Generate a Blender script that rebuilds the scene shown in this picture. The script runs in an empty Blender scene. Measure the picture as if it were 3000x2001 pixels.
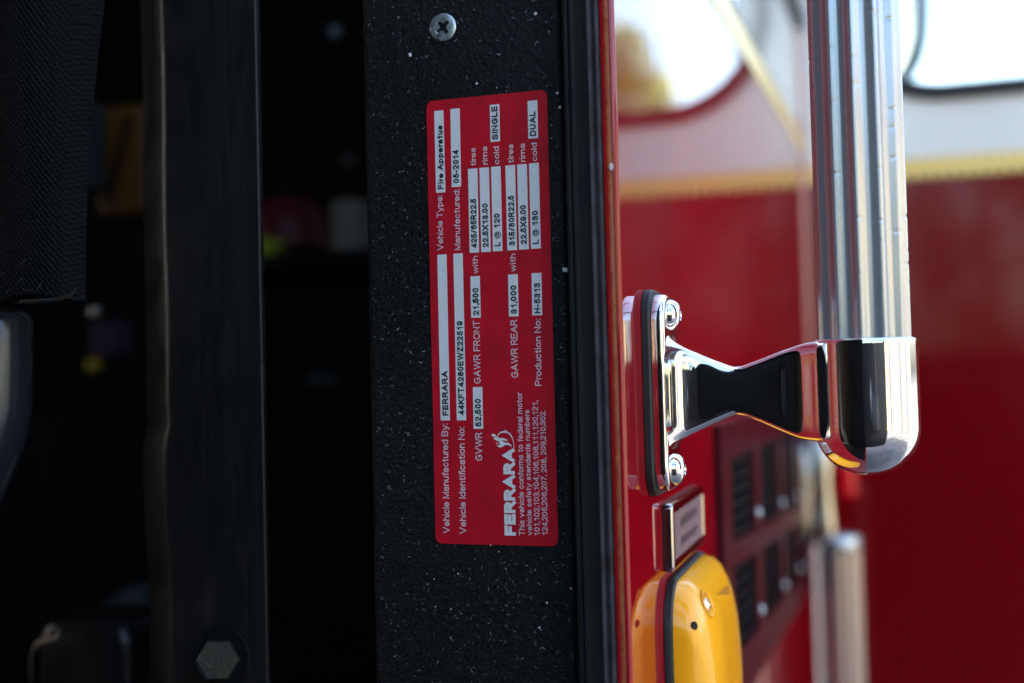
import bpy, bmesh, math, random
from mathutils import Vector, Matrix
from mathutils.bvhtree import BVHTree
random.seed(7)
sc = bpy.context.scene
COL = sc.collection
H = 1.75                                    # camera height above the ground
# ------------------------------------------------------------------ camera
cam_d = bpy.data.cameras.new('camera'); cam = bpy.data.objects.new('camera', cam_d); COL.objects.link(cam)
YAW, PITCH, ROLL, F = math.radians(17), math.radians(2.0), math.radians(1.43), 3500.0
fw = Vector((-math.sin(YAW)*math.cos(PITCH), math.cos(YAW)*math.cos(PITCH), math.sin(PITCH)))
rt0 = Vector((math.cos(YAW), math.sin(YAW), 0)); up0 = rt0.cross(fw)
up = up0*math.cos(ROLL) + rt0*math.sin(ROLL); rt = rt0*math.cos(ROLL) - up0*math.sin(ROLL)
M = Matrix((rt, up, -fw)).transposed().to_4x4(); M.translation = Vector((0, 0, H))
cam.matrix_world = M
cam_d.sensor_width = 36; cam_d.lens = F/3000*36; cam_d.clip_start = 0.01; cam_d.clip_end = 2000
cam_d.dof.use_dof = True; cam_d.dof.focus_distance = 0.444; cam_d.dof.aperture_fstop = 4.4
cam_d.dof.aperture_blades = 9
sc.camera = cam
# ------------------------------------------------------------------ sky, sun, exposure
SUN_EL, SUN_AZ = math.radians(38), math.radians(-68)       # from the far side of the truck, a little ahead
w = bpy.data.worlds.new('World'); sc.world = w; w.use_nodes = True
nt = w.node_tree; bg = nt.nodes['Background']
sky = nt.nodes.new('ShaderNodeTexSky'); sky.sky_type = 'NISHITA'; sky.sun_disc = False
sky.sun_elevation = SUN_EL; sky.sun_rotation = SUN_AZ; sky.air_density = 1.0; sky.dust_density = 4.0; sky.ozone_density = .6
nt.links.new(sky.outputs[0], bg.inputs[0]); bg.inputs[1].default_value = 0.15
sl = bpy.data.lights.new('sun', 'SUN'); sl.energy = 3.6; sl.angle = math.radians(0.5); sl.color = (1, .93, .82)
so = bpy.data.objects.new('sun', sl); COL.objects.link(so)
sdir = Vector((math.sin(SUN_AZ)*math.cos(SUN_EL), math.cos(SUN_AZ)*math.cos(SUN_EL), math.sin(SUN_EL)))
so.rotation_euler = sdir.to_track_quat('Z', 'Y').to_euler(); so.location = (-3, 3, 8)
sc.view_settings.view_transform = 'Standard'; sc.view_settings.look = 'None'
sc.view_settings.exposure = 2.95; sc.view_settings.gamma = 1
sc.render.engine = 'CYCLES'
sc.cycles.max_bounces = 12; sc.cycles.transparent_max_bounces = 12
sc.cycles.use_denoising = True
sc.cycles.sample_clamp_indirect = 6

# ------------------------------------------------------------------ helpers
def V(x, y, z): return Vector((x, y, z + H))
def ray(px, py): return (fw + rt*((px-1500)/F) - up*((py-1000.5)/F))
def onY(px, py, Y):
    d = ray(px, py); return Vector((0, 0, H)) + d*(Y/d.y)
def onX(px, py, X):
    d = ray(px, py); return Vector((0, 0, H)) + d*(X/d.x)

def obj(name, verts, faces, mat, parent=None, smooth=False, edges=(), angle=None):
    me = bpy.data.meshes.new(name)
    vs = [Vector(v) for v in verts]
    lo = Vector((min(v.x for v in vs), min(v.y for v in vs), min(v.z for v in vs)))
    hi = Vector((max(v.x for v in vs), max(v.y for v in vs), max(v.z for v in vs)))
    c = Vector(((lo.x+hi.x)/2, (lo.y+hi.y)/2, lo.z))
    me.from_pydata([v - c for v in vs], list(edges), faces)
    me.materials.append(mat)
    if smooth: me.polygons.foreach_set('use_smooth', [True]*len(me.polygons))
    me.update()
    bm = bmesh.new(); bm.from_mesh(me); bmesh.ops.recalc_face_normals(bm, faces=bm.faces)
    if angle:
        for e in bm.edges:
            if len(e.link_faces) == 2 and e.calc_face_angle(0) > math.radians(angle): e.smooth = False
    bm.to_mesh(me); bm.free()
    o = bpy.data.objects.new(name, me); COL.objects.link(o)
    wl = c.copy()
    if parent is not None:
        o.parent = parent; p = parent; off = Vector((0, 0, 0))
        while p is not None: off += p.location; p = p.parent
        wl -= off
    o.location = wl
    return o

def thing(name, loc, label, cat, group=None):
    o = bpy.data.objects.new(name, None); COL.objects.link(o); o.location = loc
    o.empty_display_size = .05
    o['label'] = label; o['category'] = cat
    if group: o['group'] = group
    return o
def tag(o, label, cat, group=None):
    o['label'] = label; o['category'] = cat
    if group: o['group'] = group
    return o
def lab(o, l): o['label'] = l; return o

class MB:
    def __init__(s): s.v = []; s.f = []
    def add(s, vs, fs):
        n = len(s.v); s.v += [Vector(v) for v in vs]; s.f += [tuple(i+n for i in f) for f in fs]
    def box(s, a, b):                            # a, b in camera-height coordinates
        x0, y0, z0 = a; x1, y1, z1 = b
        s.add([V(x, y, z) for x in (x0, x1) for y in (y0, y1) for z in (z0, z1)],
              [(0,1,3,2),(4,6,7,5),(0,4,5,1),(2,3,7,6),(0,2,6,4),(1,5,7,3)])
    def prism(s, loop0, loop1, cap=True):
        n = len(loop0)
        f = [(i, (i+1) % n, n+(i+1) % n, n+i) for i in range(n)]
        if cap: f += [tuple(range(n))[::-1], tuple(range(n, 2*n))]
        s.add(list(loop0)+list(loop1), f)
    def loft(s, loops, cap0=True, cap1=True, closed=True):
        n = len(loops[0]); vs = [v for l in loops for v in l]; fs = []
        for k in range(len(loops)-1):
            for i in range(n if closed else n-1):
                j = (i+1) % n
                fs.append((k*n+i, k*n+j, (k+1)*n+j, (k+1)*n+i))
        if cap0: fs.append(tuple(range(n))[::-1])
        if cap1: fs.append(tuple(range((len(loops)-1)*n, len(loops)*n)))
        s.add(vs, fs)
    def lathe(s, prof, c, axis, seg=32):          # prof: (radius, height along axis)
        axis = Vector(axis).normalized(); u = axis.orthogonal().normalized(); v = axis.cross(u)
        loops = [[Vector(c)+axis*h+(u*math.cos(2*math.pi*i/seg)+v*math.sin(2*math.pi*i/seg))*max(r, 1e-5) for i in range(seg)] for r, h in prof]
        s.loft(loops)
    def tube(s, pts, r, seg=12):
        pts = [Vector(p) for p in pts]; loops = []; u = None
        for i, p in enumerate(pts):
            d = (pts[min(i+1, len(pts)-1)] - pts[max(i-1, 0)]).normalized()
            u = d.orthogonal().normalized() if u is None else (u - d*u.dot(d)).normalized()
            v = d.cross(u)
            rr = r[i] if isinstance(r, (list, tuple)) else r
            loops.append([p+(u*math.cos(2*math.pi*k/seg)+v*math.sin(2*math.pi*k/seg))*rr for k in range(seg)])
        s.loft(loops)
    def build(s, name, mat, parent=None, smooth=False, angle=None):
        return obj(name, s.v, s.f, mat, parent, smooth, angle=angle)

def rrect(cu, cv, hu, hv, r, seg=8):
    """rounded rectangle outline (list of 2-D points)"""
    r = min(r, hu*.999, hv*.999); out = []
    for sx, sy, a0 in ((1, 1, 0), (-1, 1, 90), (-1, -1, 180), (1, -1, 270)):
        for k in range(seg+1):
            a = math.radians(a0+90*k/seg)
            out.append((cu+sx*(hu-r)+r*math.cos(a), cv+sy*(hv-r)+r*math.sin(a)))
    return out

def extrude_profile(prof, z0, z1, dz=0):
    """vertical sheet from an XY profile"""
    n = len(prof); zs = [z0, z1] if not dz else [z0+(z1-z0)*k/dz for k in range(dz+1)]
    vs = [V(x, y, z) for z in zs for x, y in prof]
    fs = [(k*n+i, k*n+i+1, (k+1)*n+i+1, (k+1)*n+i) for k in range(len(zs)-1) for i in range(n-1)]
    return vs, fs
def arc(cx, cy, r, a0, a1, n=8):
    return [(cx+r*math.cos(math.radians(a0+(a1-a0)*k/n)), cy+r*math.sin(math.radians(a0+(a1-a0)*k/n))) for k in range(n+1)]

# ------------------------------------------------------------------ materials
def mat(name, col, rough=.5, metal=0, spec=.5, bump=None, var=None, coat=0, ior=1.5, rvar=None):
    m = bpy.data.materials.new(name); m.use_nodes = True; n = m.node_tree; b = n.nodes['Principled BSDF']
    b.inputs['Base Color'].default_value = (*col, 1); b.inputs['Roughness'].default_value = rough
    b.inputs['Metallic'].default_value = metal; b.inputs['Specular IOR Level'].default_value = spec
    b.inputs['IOR'].default_value = ior; b.inputs['Coat Weight'].default_value = coat; b.inputs['Coat Roughness'].default_value = .03
    g = n.nodes.new('ShaderNodeNewGeometry')
    if bump:                                    # (scale per metre, height in metres, detail)
        t = n.nodes.new('ShaderNodeTexNoise'); t.inputs['Scale'].default_value = bump[0]; t.inputs['Detail'].default_value = bump[2]
        n.links.new(g.outputs['Position'], t.inputs['Vector'])
        bp = n.nodes.new('ShaderNodeBump'); bp.inputs['Strength'].default_value = 1; bp.inputs['Distance'].default_value = bump[1]
        n.links.new(t.outputs['Fac'], bp.inputs['Height']); n.links.new(bp.outputs[0], b.inputs['Normal'])
    if var:                                     # (scale, second colour, lo, hi)
        t = n.nodes.new('ShaderNodeTexNoise'); t.inputs['Scale'].default_value = var[0]; t.inputs['Detail'].default_value = 6
        n.links.new(g.outputs['Position'], t.inputs['Vector'])
        r = n.nodes.new('ShaderNodeMapRange'); r.inputs[1].default_value = var[2]; r.inputs[2].default_value = var[3]
        n.links.new(t.outputs['Fac'], r.inputs[0])
        x = n.nodes.new('ShaderNodeMix'); x.data_type = 'RGBA'
        x.inputs[6].default_value = (*col, 1); x.inputs[7].default_value = (*var[1], 1)
        n.links.new(r.outputs[0], x.inputs[0]); n.links.new(x.outputs[2], b.inputs['Base Color'])
    if rvar:                                    # (scale, rough lo, rough hi)
        t = n.nodes.new('ShaderNodeTexNoise'); t.inputs['Scale'].default_value = rvar[0]; t.inputs['Detail'].default_value = 5
        n.links.new(g.outputs['Position'], t.inputs['Vector'])
        r = n.nodes.new('ShaderNodeMapRange'); r.inputs[1].default_value = .35; r.inputs[2].default_value = .65
        r.inputs[3].default_value = rvar[1]; r.inputs[4].default_value = rvar[2]
        n.links.new(t.outputs['Fac'], r.inputs[0]); n.links.new(r.outputs[0], b.inputs['Roughness'])
    return m

RED = (.28, .0025, .008)
WHITE = (.74, .75, .70)
def two_tone(name, a, b_, edge_z, slope, y0, rough=.03, bump=None):
    """red below, white above a line Z = edge_z + slope*(Y-y0): the truck's paint scheme"""
    m = mat(name, a, rough, bump=bump); n = m.node_tree; b = n.nodes['Principled BSDF']
    g = n.nodes.new('ShaderNodeNewGeometry'); s = n.nodes.new('ShaderNodeSeparateXYZ'); n.links.new(g.outputs['Position'], s.inputs[0])
    ma = n.nodes.new('ShaderNodeMath'); ma.operation = 'MULTIPLY_ADD'; ma.inputs[1].default_value = -slope
    n.links.new(s.outputs[1], ma.inputs[0]); n.links.new(s.outputs[2], ma.inputs[2])
    gt = n.nodes.new('ShaderNodeMath'); gt.operation = 'GREATER_THAN'; gt.inputs[1].default_value = edge_z - slope*y0 + H
    n.links.new(ma.outputs[0], gt.inputs[0])
    x = n.nodes.new('ShaderNodeMix'); x.data_type = 'RGBA'; x.inputs[6].default_value = (*a, 1); x.inputs[7].default_value = (*b_, 1)
    n.links.new(gt.outputs[0], x.inputs[0]); n.links.new(x.outputs[2], b.inputs['Base Color'])
    return m
m_panel = two_tone('red_and_white_body_paint', RED, WHITE, .241, .0797, .736, .02, bump=(90, .00002, 1))
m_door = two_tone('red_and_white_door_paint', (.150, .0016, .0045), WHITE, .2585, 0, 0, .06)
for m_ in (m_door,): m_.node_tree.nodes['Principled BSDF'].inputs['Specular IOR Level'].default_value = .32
m_gold = mat('gold_stripe', (.82, .58, .17), .35, .2)
m_goldmark = mat('stripe_dark_print', (.10, .06, .02), .5)  # dark printed marks along the gold stripes
m_rubber = mat('black_rubber', (.012, .013, .014), .55, bump=(1500, .00005, 4))
m_seal = mat('rubber_door_seal', (.012, .016, .018), .62, spec=.3, bump=(2500, .00004, 3), var=(60, (.020, .022, .022), .4, .7))
m_lip = mat('worn_seal_lip', (.060, .060, .070), .65, spec=.3, bump=(900, .00006, 5), var=(120, (.040, .030, .028), .40, .65))
m_chrome = mat('chrome', (.86, .86, .87), .03, 1, bump=(60, .000004, 2), rvar=(70, .015, .09))
m_steel = mat('zinc_steel', (.55, .60, .60), .33, .85, bump=(900, .00008, 4), rvar=(500, .25, .5))
m_alu = mat('satin_aluminium', (.45, .46, .475), .19, .42)
m_black = mat('black_satin_metal', (.011, .012, .013), .44, spec=.45, bump=(350, .00003, 5), rvar=(60, .30, .42))
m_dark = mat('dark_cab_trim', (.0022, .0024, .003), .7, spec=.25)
m_darkgloss = mat('dark_moulded_plastic', (.008, .009, .010), .3)
m_labelred = mat('red_label_print', (.58, .005, .020), .5, spec=.3, bump=(45, .0006, 2), var=(90, (.47, .006, .020), .4, .65))
m_labelwhite = mat('pale_label_field', (.78, .80, .82), .5, bump=(3500, .00001, 2))
m_labelpink = mat('pale_label_lettering', (.74, .58, .64), .55)
m_ink = mat('black_ink', (.010, .012, .016), .5)
m_yellow = mat('amber_yellow_plastic', (.98, .43, .012), .16, spec=.5, bump=(25, .0006, 1))
m_fleck = mat('grey_paint_fleck', (.42, .46, .45), .6, var=(380, (.03, .035, .035), .38, .62))
m_chip = mat('white_paint_chip', (.75, .74, .72), .6)
m_frame = mat('maroon_vent_frame', (.055, .006, .011), .30, spec=.12)
m_sticker = mat('greyed_sticker', (.26, .19, .20), .2, var=(400, (.30, .23, .23), .3, .7))
m_concrete = mat('worn_asphalt', (.11, .11, .11), .85, var=(1.2, (.08, .08, .082), .4, .6))
m_beige = mat('beige_siding', (.26, .21, .135), .6)
m_green = mat('green_paint', (.05, .30, .18), .4)
m_asph = m_concrete

# J: textured black powder coat
m_coat = mat('textured_black_powder_coat', (.0024, .0034, .0038), .40, spec=.26)
n = m_coat.node_tree; b = n.nodes['Principled BSDF']
g = n.nodes.new('ShaderNodeNewGeometry')
t1 = n.nodes.new('ShaderNodeTexNoise'); t1.inputs['Scale'].default_value = 1100; t1.inputs['Detail'].default_value = 3; t1.inputs['Distortion'].default_value = 1.2
t2 = n.nodes.new('ShaderNodeTexVoronoi'); t2.inputs['Scale'].default_value = 420
n.links.new(g.outputs['Position'], t1.inputs['Vector']); n.links.new(g.outputs['Position'], t2.inputs['Vector'])
ad = n.nodes.new('ShaderNodeMath'); ad.operation = 'MULTIPLY_ADD'; ad.inputs[1].default_value = .5
n.links.new(t2.outputs['Distance'], ad.inputs[0]); n.links.new(t1.outputs['Fac'], ad.inputs[2])
bp = n.nodes.new('ShaderNodeBump'); bp.inputs['Strength'].default_value = .9; bp.inputs['Distance'].default_value = .0006
n.links.new(ad.outputs[0], bp.inputs['Height']); n.links.new(bp.outputs[0], b.inputs['Normal'])

n = m_black.node_tree; b = n.nodes['Principled BSDF']; g = n.nodes.new('ShaderNodeNewGeometry'); mp = n.nodes.new('ShaderNodeMapping'); mp.inputs['Scale'].default_value = (1, 1, .04)
t = n.nodes.new('ShaderNodeTexNoise'); t.inputs['Scale'].default_value = 700; t.inputs['Detail'].default_value = 4; r = n.nodes.new('ShaderNodeMapRange'); r.inputs[1].default_value = .42; r.inputs[2].default_value = .75
x = n.nodes.new('ShaderNodeMix'); x.data_type = 'RGBA'; x.inputs[6].default_value = (.006, .0068, .0075, 1); x.inputs[7].default_value = (.017, .016, .0155, 1)
n.links.new(g.outputs['Position'], mp.inputs[0]); n.links.new(mp.outputs[0], t.inputs['Vector']); n.links.new(t.outputs['Fac'], r.inputs[0]); n.links.new(r.outputs[0], x.inputs[0]); n.links.new(x.outputs[2], b.inputs['Base Color'])

# dusty red edge paint
m_return = mat('dusty_red_edge_paint', (.28, .006, .008), .35, bump=(1400, .00018, 3))
n = m_return.node_tree; b = n.nodes['Principled BSDF']
g = n.nodes.new('ShaderNodeNewGeometry'); s = n.nodes.new('ShaderNodeSeparateXYZ'); n.links.new(g.outputs['Position'], s.inputs[0])
t = n.nodes.new('ShaderNodeTexNoise'); t.inputs['Scale'].default_value = 350; t.inputs['Detail'].default_value = 5; n.links.new(g.outputs['Position'], t.inputs['Vector'])
r = n.nodes.new('ShaderNodeMapRange'); r.inputs[1].default_value = -.0885; r.inputs[2].default_value = -.0858; n.links.new(s.outputs[0], r.inputs[0])
mu = n.nodes.new('ShaderNodeMath'); mu.operation = 'MULTIPLY'; n.links.new(r.outputs[0], mu.inputs[0]); n.links.new(t.outputs['Fac'], mu.inputs[1])
r2 = n.nodes.new('ShaderNodeMapRange'); r2.inputs[1].default_value = .06; r2.inputs[2].default_value = .36; n.links.new(mu.outputs[0], r2.inputs[0])
x = n.nodes.new('ShaderNodeMix'); x.data_type = 'RGBA'; x.inputs[6].default_value = (.50, .008, .014, 1); x.inputs[7].default_value = (.85, .25, .10, 1)
n.links.new(r2.outputs[0], x.inputs[0]); n.links.new(x.outputs[2], b.inputs['Base Color'])

# woven fabric
m_fabric = mat('black_woven_mesh_fabric', (.020, .022, .026), .8, spec=.12)
n = m_fabric.node_tree; b = n.nodes['Principled BSDF']
g = n.nodes.new('ShaderNodeNewGeometry'); mp = n.nodes.new('ShaderNodeMapping'); n.links.new(g.outputs['Position'], mp.inputs[0])
mp.inputs['Rotation'].default_value = (0, math.radians(32), 0); mp.inputs['Scale'].default_value = (1, .001, 1)
vo = n.nodes.new('ShaderNodeTexVoronoi'); vo.inputs['Scale'].default_value = 620; vo.inputs['Randomness'].default_value = .25
n.links.new(mp.outputs[0], vo.inputs['Vector'])
bp = n.nodes.new('ShaderNodeBump'); bp.inputs['Strength'].default_value = 1; bp.inputs['Distance'].default_value = .0012; bp.invert = True
n.links.new(vo.outputs['Distance'], bp.inputs['Height']); n.links.new(bp.outputs[0], b.inputs['Normal'])
r = n.nodes.new('ShaderNodeMapRange'); r.inputs[1].default_value = .15; r.inputs[2].default_value = .65; n.links.new(vo.outputs['Distance'], r.inputs[0])
x = n.nodes.new('ShaderNodeMix'); x.data_type = 'RGBA'; x.inputs[6].default_value = (.006, .0075, .0085, 1); x.inputs[7].default_value = (.002, .002, .003, 1)
n.links.new(r.outputs[0], x.inputs[0]); n.links.new(x.outputs[2], b.inputs['Base Color'])

m_glass = bpy.data.materials.new('window_glass'); m_glass.use_nodes = True
n = m_glass.node_tree; n.nodes.remove(n.nodes['Principled BSDF'])
tr = n.nodes.new('ShaderNodeBsdfTransparent'); tr.inputs[0].default_value = (.90, .96, .95, 1); gl = n.nodes.new('ShaderNodeBsdfGlossy'); gl.inputs['Roughness'].default_value = .0
fr = n.nodes.new('ShaderNodeFresnel'); fr.inputs[0].default_value = 1.45; mx = n.nodes.new('ShaderNodeMixShader')
n.links.new(fr.outputs[0], mx.inputs[0]); n.links.new(tr.outputs[0], mx.inputs[1]); n.links.new(gl.outputs[0], mx.inputs[2])
n.links.new(mx.outputs[0], n.nodes['Material Output'].inputs[0])

# ================================================================== ground and what stands around (seen in reflections)
PX = -.084                                    # plane of the truck's side
mb = MB(); mb.add([(-250, -250, 0), (250, -250, 0), (250, 250, 0), (-250, 250, 0)], [(0, 1, 2, 3)])
gr = mb.build('ground', m_concrete); gr['kind'] = 'structure'

bld = thing('station_building', (16, -9, 0), 'low beige building with green posts mirrored in the chrome bracket', 'building')
mb = MB()
prof = []
xx = 4.0
while xx < 30:
    prof += [(xx, -9.0), (xx+.18, -9.0), (xx+.20, -8.96), (xx+.26, -8.96)]; xx += .28
vs, fs = extrude_profile(prof, -1.75, 2.0); mb.add(vs, fs); mb.build('wall', m_beige, bld)
mb = MB(); mb.box((4, -13, -1.75), (30, -9.02, 1.98)); mb.build('back_wall', m_beige, bld)
mb = MB(); mb.box((3.7, -13.2, 2.0), (30.4, -8.7, 2.2)); mb.build('roof', mat('grey_roof', (.3, .3, .3), .6), bld)
for k in range(6):
    mb = MB(); mb.box((4.6+k*4.1, -8.93, -1.75), (4.78+k*4.1, -8.75, 2.0)); mb.build('post', m_green, bld)
for k in range(5):
    mb = MB(); mb.box((6.0+k*4.1, -8.95, -1.75), (7.3+k*4.1, -8.90, .5)); mb.build('door', mat('dark_door', (.05, .05, .06), .4) if k == 0 else bpy.data.materials['dark_door'], bld)

prof = []; yy = -9.0
while yy < 3.6:
    prof += [(8.0, yy), (8.0, yy+.18), (7.96, yy+.20), (7.96, yy+.26)]; yy += .28
mb = MB(); vs, fs = extrude_profile(prof, -1.75, 2.0); mb.add(vs, fs); mb.build('side_wall', m_beige, bld)
mb = MB(); mb.box((8.02, -8.9, -1.75), (12, 3.6, 1.98)); mb.build('side_wing', m_beige, bld)
mb = MB(); mb.box((7.7, -8.6, 2.0), (12.2, 3.9, 2.2)); mb.build('side_roof', bpy.data.materials['grey_roof'], bld)
for k, y_ in enumerate((-6.6, -4.1, -2.0, -.2, 2.2)):
    mb = MB(); mb.box((7.86, y_, -1.75), (7.94, y_+.10, 2.0)); mb.build('post', m_green, bld)
for y_ in (-5.9, -1.5, 1.0):
    mb = MB(); mb.box((7.92, y_, -1.75), (7.955, y_+1.0, .6)); mb.build('door', bpy.data.materials['dark_door'], bld)
mb = MB(); mb.box((7.92, -3.6, -.6), (7.955, -2.4, .5)); mb.build('window', mat('pale_window', (.3, .34, .36), .1), bld)

def leaf_tree(name, base, h, rad, leafcol, label, nleaf=9000, z0=.28):
    t = thing(name, base, label, 'tree')
    mb = MB(); bz = Vector(base)
    mb.tube([bz, bz+Vector((.1, 0, h*.3)), bz+Vector((-.05, .1, h*.6)), bz+Vector((0, 0, h*.9))], [.22, .17, .10, .03], 10)
    for k in range(9):
        a = k*2.4; z = h*(.3+.06*k)
        mb.tube([bz+Vector((0, 0, z)), bz+Vector((math.cos(a)*rad*.5, math.sin(a)*rad*.5, z+h*.10)), bz+Vector((math.cos(a)*rad*.85, math.sin(a)*rad*.85, z+h*.18))], [.07, .04, .015], 6)
    mb.build('trunk', mat(name+'_bark', (.10, .07, .05), .9), t, True)
    cl = []
    for k in range(40):
        a = random.uniform(0, 6.28); zz = random.uniform(z0, 1); rr = rad*math.sin(math.pi*min(1, max(.12, (zz-z0)/(1-z0)*.85+.12)))*random.uniform(.2, .95)
        cl.append((bz+Vector((math.cos(a)*rr, math.sin(a)*rr, zz*h)), random.uniform(.45, .9)*rad*.42))
    mb = MB()
    for k in range(nleaf):
        c, r_ = random.choice(cl); d = Vector((random.gauss(0, 1), random.gauss(0, 1), random.gauss(0, 1))).normalized()*r_*random.random()**.4
        p = c+d; u = Vector((random.gauss(0, 1), random.gauss(0, 1), random.gauss(0, 1))).normalized(); v = u.orthogonal().normalized(); s_ = random.uniform(.06, .12)
        mb.add([p-u*s_, p+v*s_*.5, p+u*s_, p-v*s_*.5], [(0, 1, 2, 3)])
    cr = mb.build('crown', mat(name+'_leaf', leafcol, .6, var=(3, tuple(c*.6 for c in leafcol), .4, .6)), t)
    return t
leaf_tree('yellow_tree', (3.15, 16, 0), 6.3, 1.8, (.33, .36, .006), 'autumn yellow tree mirrored at the upper left of the glossy panel')

for k, (x_, y_, h_) in enumerate(((-7, -19, 6.5), (-2.6, -17, 7.4), (1.8, -18, 6.8), (5.6, -20, 7.6))):  # unseen tree row added as a darker backdrop for the door's reflections
    leaf_tree('added_backdrop_tree', (x_, y_, 0), h_, 2.7, (.055, .085, .05), ('green tree added behind the viewer to darken reflections, farthest left of four', 'green tree added behind the viewer to darken reflections, second from the left', 'green tree added behind the viewer to darken reflections, third from the left', 'green tree added behind the viewer to darken reflections, beside the beige building')[k], 4500, .08)['group'] = 'trees added behind the viewer'

# ================================================================== the fire truck
truck = thing('fire_truck', (-1.3, .6, 0), 'red and white fire truck cab with black door pillar and gold stripe', 'fire truck')
# --- side panel with a rolled edge beside the door opening
prof = [(-.084, .4072)] + [(-.084, .41+.02*k) for k in range(60)] + [(-.084, 1.59)]
vs, fs = extrude_profile(prof, -1.05, 1.50)
obj('side_panel', vs, fs, m_panel, truck)
prof = arc(-.0858, .4072, .0018, 0, -95, 10)
vs, fs = extrude_profile(prof, -1.05, 1.50); obj('rolled_edge', vs, fs, mat('edge_paint', (.30, .004, .012), .06), truck, True)
prof = [(-.0859, .4054), (-.0872, .4062), (-.0893, .4068), (-.0896, .42)]
vs, fs = extrude_profile(prof, -1.05, 1.50); lab(obj('edge_return', vs, fs, m_return, truck, False), 'dusty orange-streaked red edge beside the seal')
# --- gold stripe on side panel
def stripe_panel(name, z_at, y0, y1, wd, m, off=.0006):
    mb = MB(); N = 40; a = []; c = []
    for k in range(N+1):
        y = y0+(y1-y0)*k/N; z = z_at(y)
        a.append(V(PX+off, y, z-wd/2)); c.append(V(PX+off, y, z+wd/2))
    mb.add(a+c, [(k, k+1, N+1+k+1, N+1+k) for k in range(N)])
    return mb.build(name, m, truck)
zs = lambda y: .2303+.0797*(y-.736)
lab(stripe_panel('gold_stripe', zs, .42, 1.585, .024, m_gold), 'gold stripe rising along the side panel')
stripe_panel('stripe_edge_line', lambda y: zs(y)+.0105, .42, 1.585, .0025, m_goldmark, .0009)
# --- window gasket and dark window in the side panel
mb = MB()
zg = lambda y: .416+.138*(y-1.358)
N = 24; ys = [.90+.685*k/N for k in range(N+1)]
loops = []
for y in ys:
    z = zg(y); loops.append([V(PX+.0005, y, z), V(PX+.007, y, z+.004), V(PX+.009, y, z+.014), V(PX+.007, y, z+.024), V(PX+.0005, y, z+.029)])
mb.loft(loops); mb.build('window_gasket', m_rubber, truck, True)
mb = MB(); mb.add([V(PX+.002, ys[0], zg(ys[0])+.026), V(PX+.002, ys[-1], zg(ys[-1])+.026), V(PX+.002, ys[-1], .95), V(PX+.002, ys[0], .95)], [(0, 1, 2, 3)])
mb.build('side_window', mat('dark_glass', (.01, .02, .02), .02), truck)
# --- hinge trim at the far corner, its warm reflection put into a pink base colour
prof = arc(-.0839, 1.586, .0035, -90, 75, 8)
vs, fs = extrude_profile(prof, .02, 1.5); obj('hinge_trim', vs, fs, mat('pink_reflection_metal', (.34, .11, .09), .35, .3), truck, True)
# --- pillar face
prof = [(-.186, .60)] + arc(-.1835, .4225, .0025, 180, 270, 8) + arc(-.1098, .4232, .0032, 270, 360, 10) + [(-.1066, .47)]
vs, fs = extrude_profile(prof, -1.05, 1.45); pil = obj('door_pillar', vs, fs, m_coat, truck, True, angle=60)
# --- rubber seal and worn lip
prof = [(-.1066, .43), (-.1058, .4175), (-.1040, .4135)] + arc(-.1030, .4125, .0009, 180, 360, 6) + [(-.1019, .4128)] + arc(-.1003, .4112, .0013, 150, 300, 7) + [(-.0985, .4096), (-.0945, .4088), (-.0943, .4088)]
vs, fs = extrude_profile(prof, -1.05, 1.45); obj('rubber_seal', vs, fs, m_seal, truck, True, angle=70)
prof = [(-.0945, .415)] + arc(-.0938, .4076, .0007, 180, 300, 5) + [(-.0929, .4078), (-.0922, .4079)] + arc(-.0908, .4074, .0010, 200, 320, 6) + [(-.0897, .4072), (-.0892, .42)]
vs, fs = extrude_profile(prof, -1.05, 1.45); lab(obj('seal_lip', vs, fs, m_lip, truck, True, angle=70), 'worn grey lip of the rubber door seal')

# --- flecks and chips on the pillar
def fleck_mesh(n, zlo, zhi, bright):
    mb = MB()
    for k in range(n):
        x = random.uniform(-.183, -.1095); z = random.uniform(zlo, zhi)
        L = random.choice((.0002, .0003, .0004, .0007, .0014)) * random.uniform(.7, 1.3); wd = random.uniform(.00005, .00013)
        a = random.uniform(0, 6.28); cu = random.uniform(-2.2, 2.2); p = Vector((x, z)); pts = [p.copy()]
        for j in range(3):
            p = p+Vector((math.cos(a), math.sin(a)))*L/3; a += cu/3; pts.append(p.copy())
        vs = []
        for j, q in enumerate(pts):
            d = (pts[min(j+1, 3)]-pts[max(j-1, 0)]).normalized(); nn = Vector((-d.y, d.x))*wd*(1 if 0 < j < 3 else .5)
            vs += [V(q.x-nn.x, .41985, q.y-nn.y), V(q.x+nn.x, .41985, q.y+nn.y)]
        mb.add(vs, [(0, 2, 3, 1), (2, 4, 5, 3), (4, 6, 7, 5)])
    return mb
mb = fleck_mesh(2300, -.125, .155, 0)
for k in range(220):                              # flecks on the rounded corner
    z = random.uniform(-.125, .155); a = math.radians(random.uniform(275, 345)); L = random.uniform(.0003, .0009); wd = .00006
    x = -.1098+.00335*math.cos(a); y = .4232+.00335*math.sin(a); tz = random.uniform(-1, 1)*L; da = random.uniform(-.25, .25)
    x2 = -.1098+.00335*math.cos(a+da); y2 = .4232+.00335*math.sin(a+da)
    mb.add([V(x, y, z-wd), V(x2, y2, z+tz-wd), V(x2, y2, z+tz+wd), V(x, y, z+wd)], [(0, 1, 2, 3)])
fl = mb.build('paint_flecks', m_fleck, truck); fl['kind'] = 'stuff'
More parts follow.
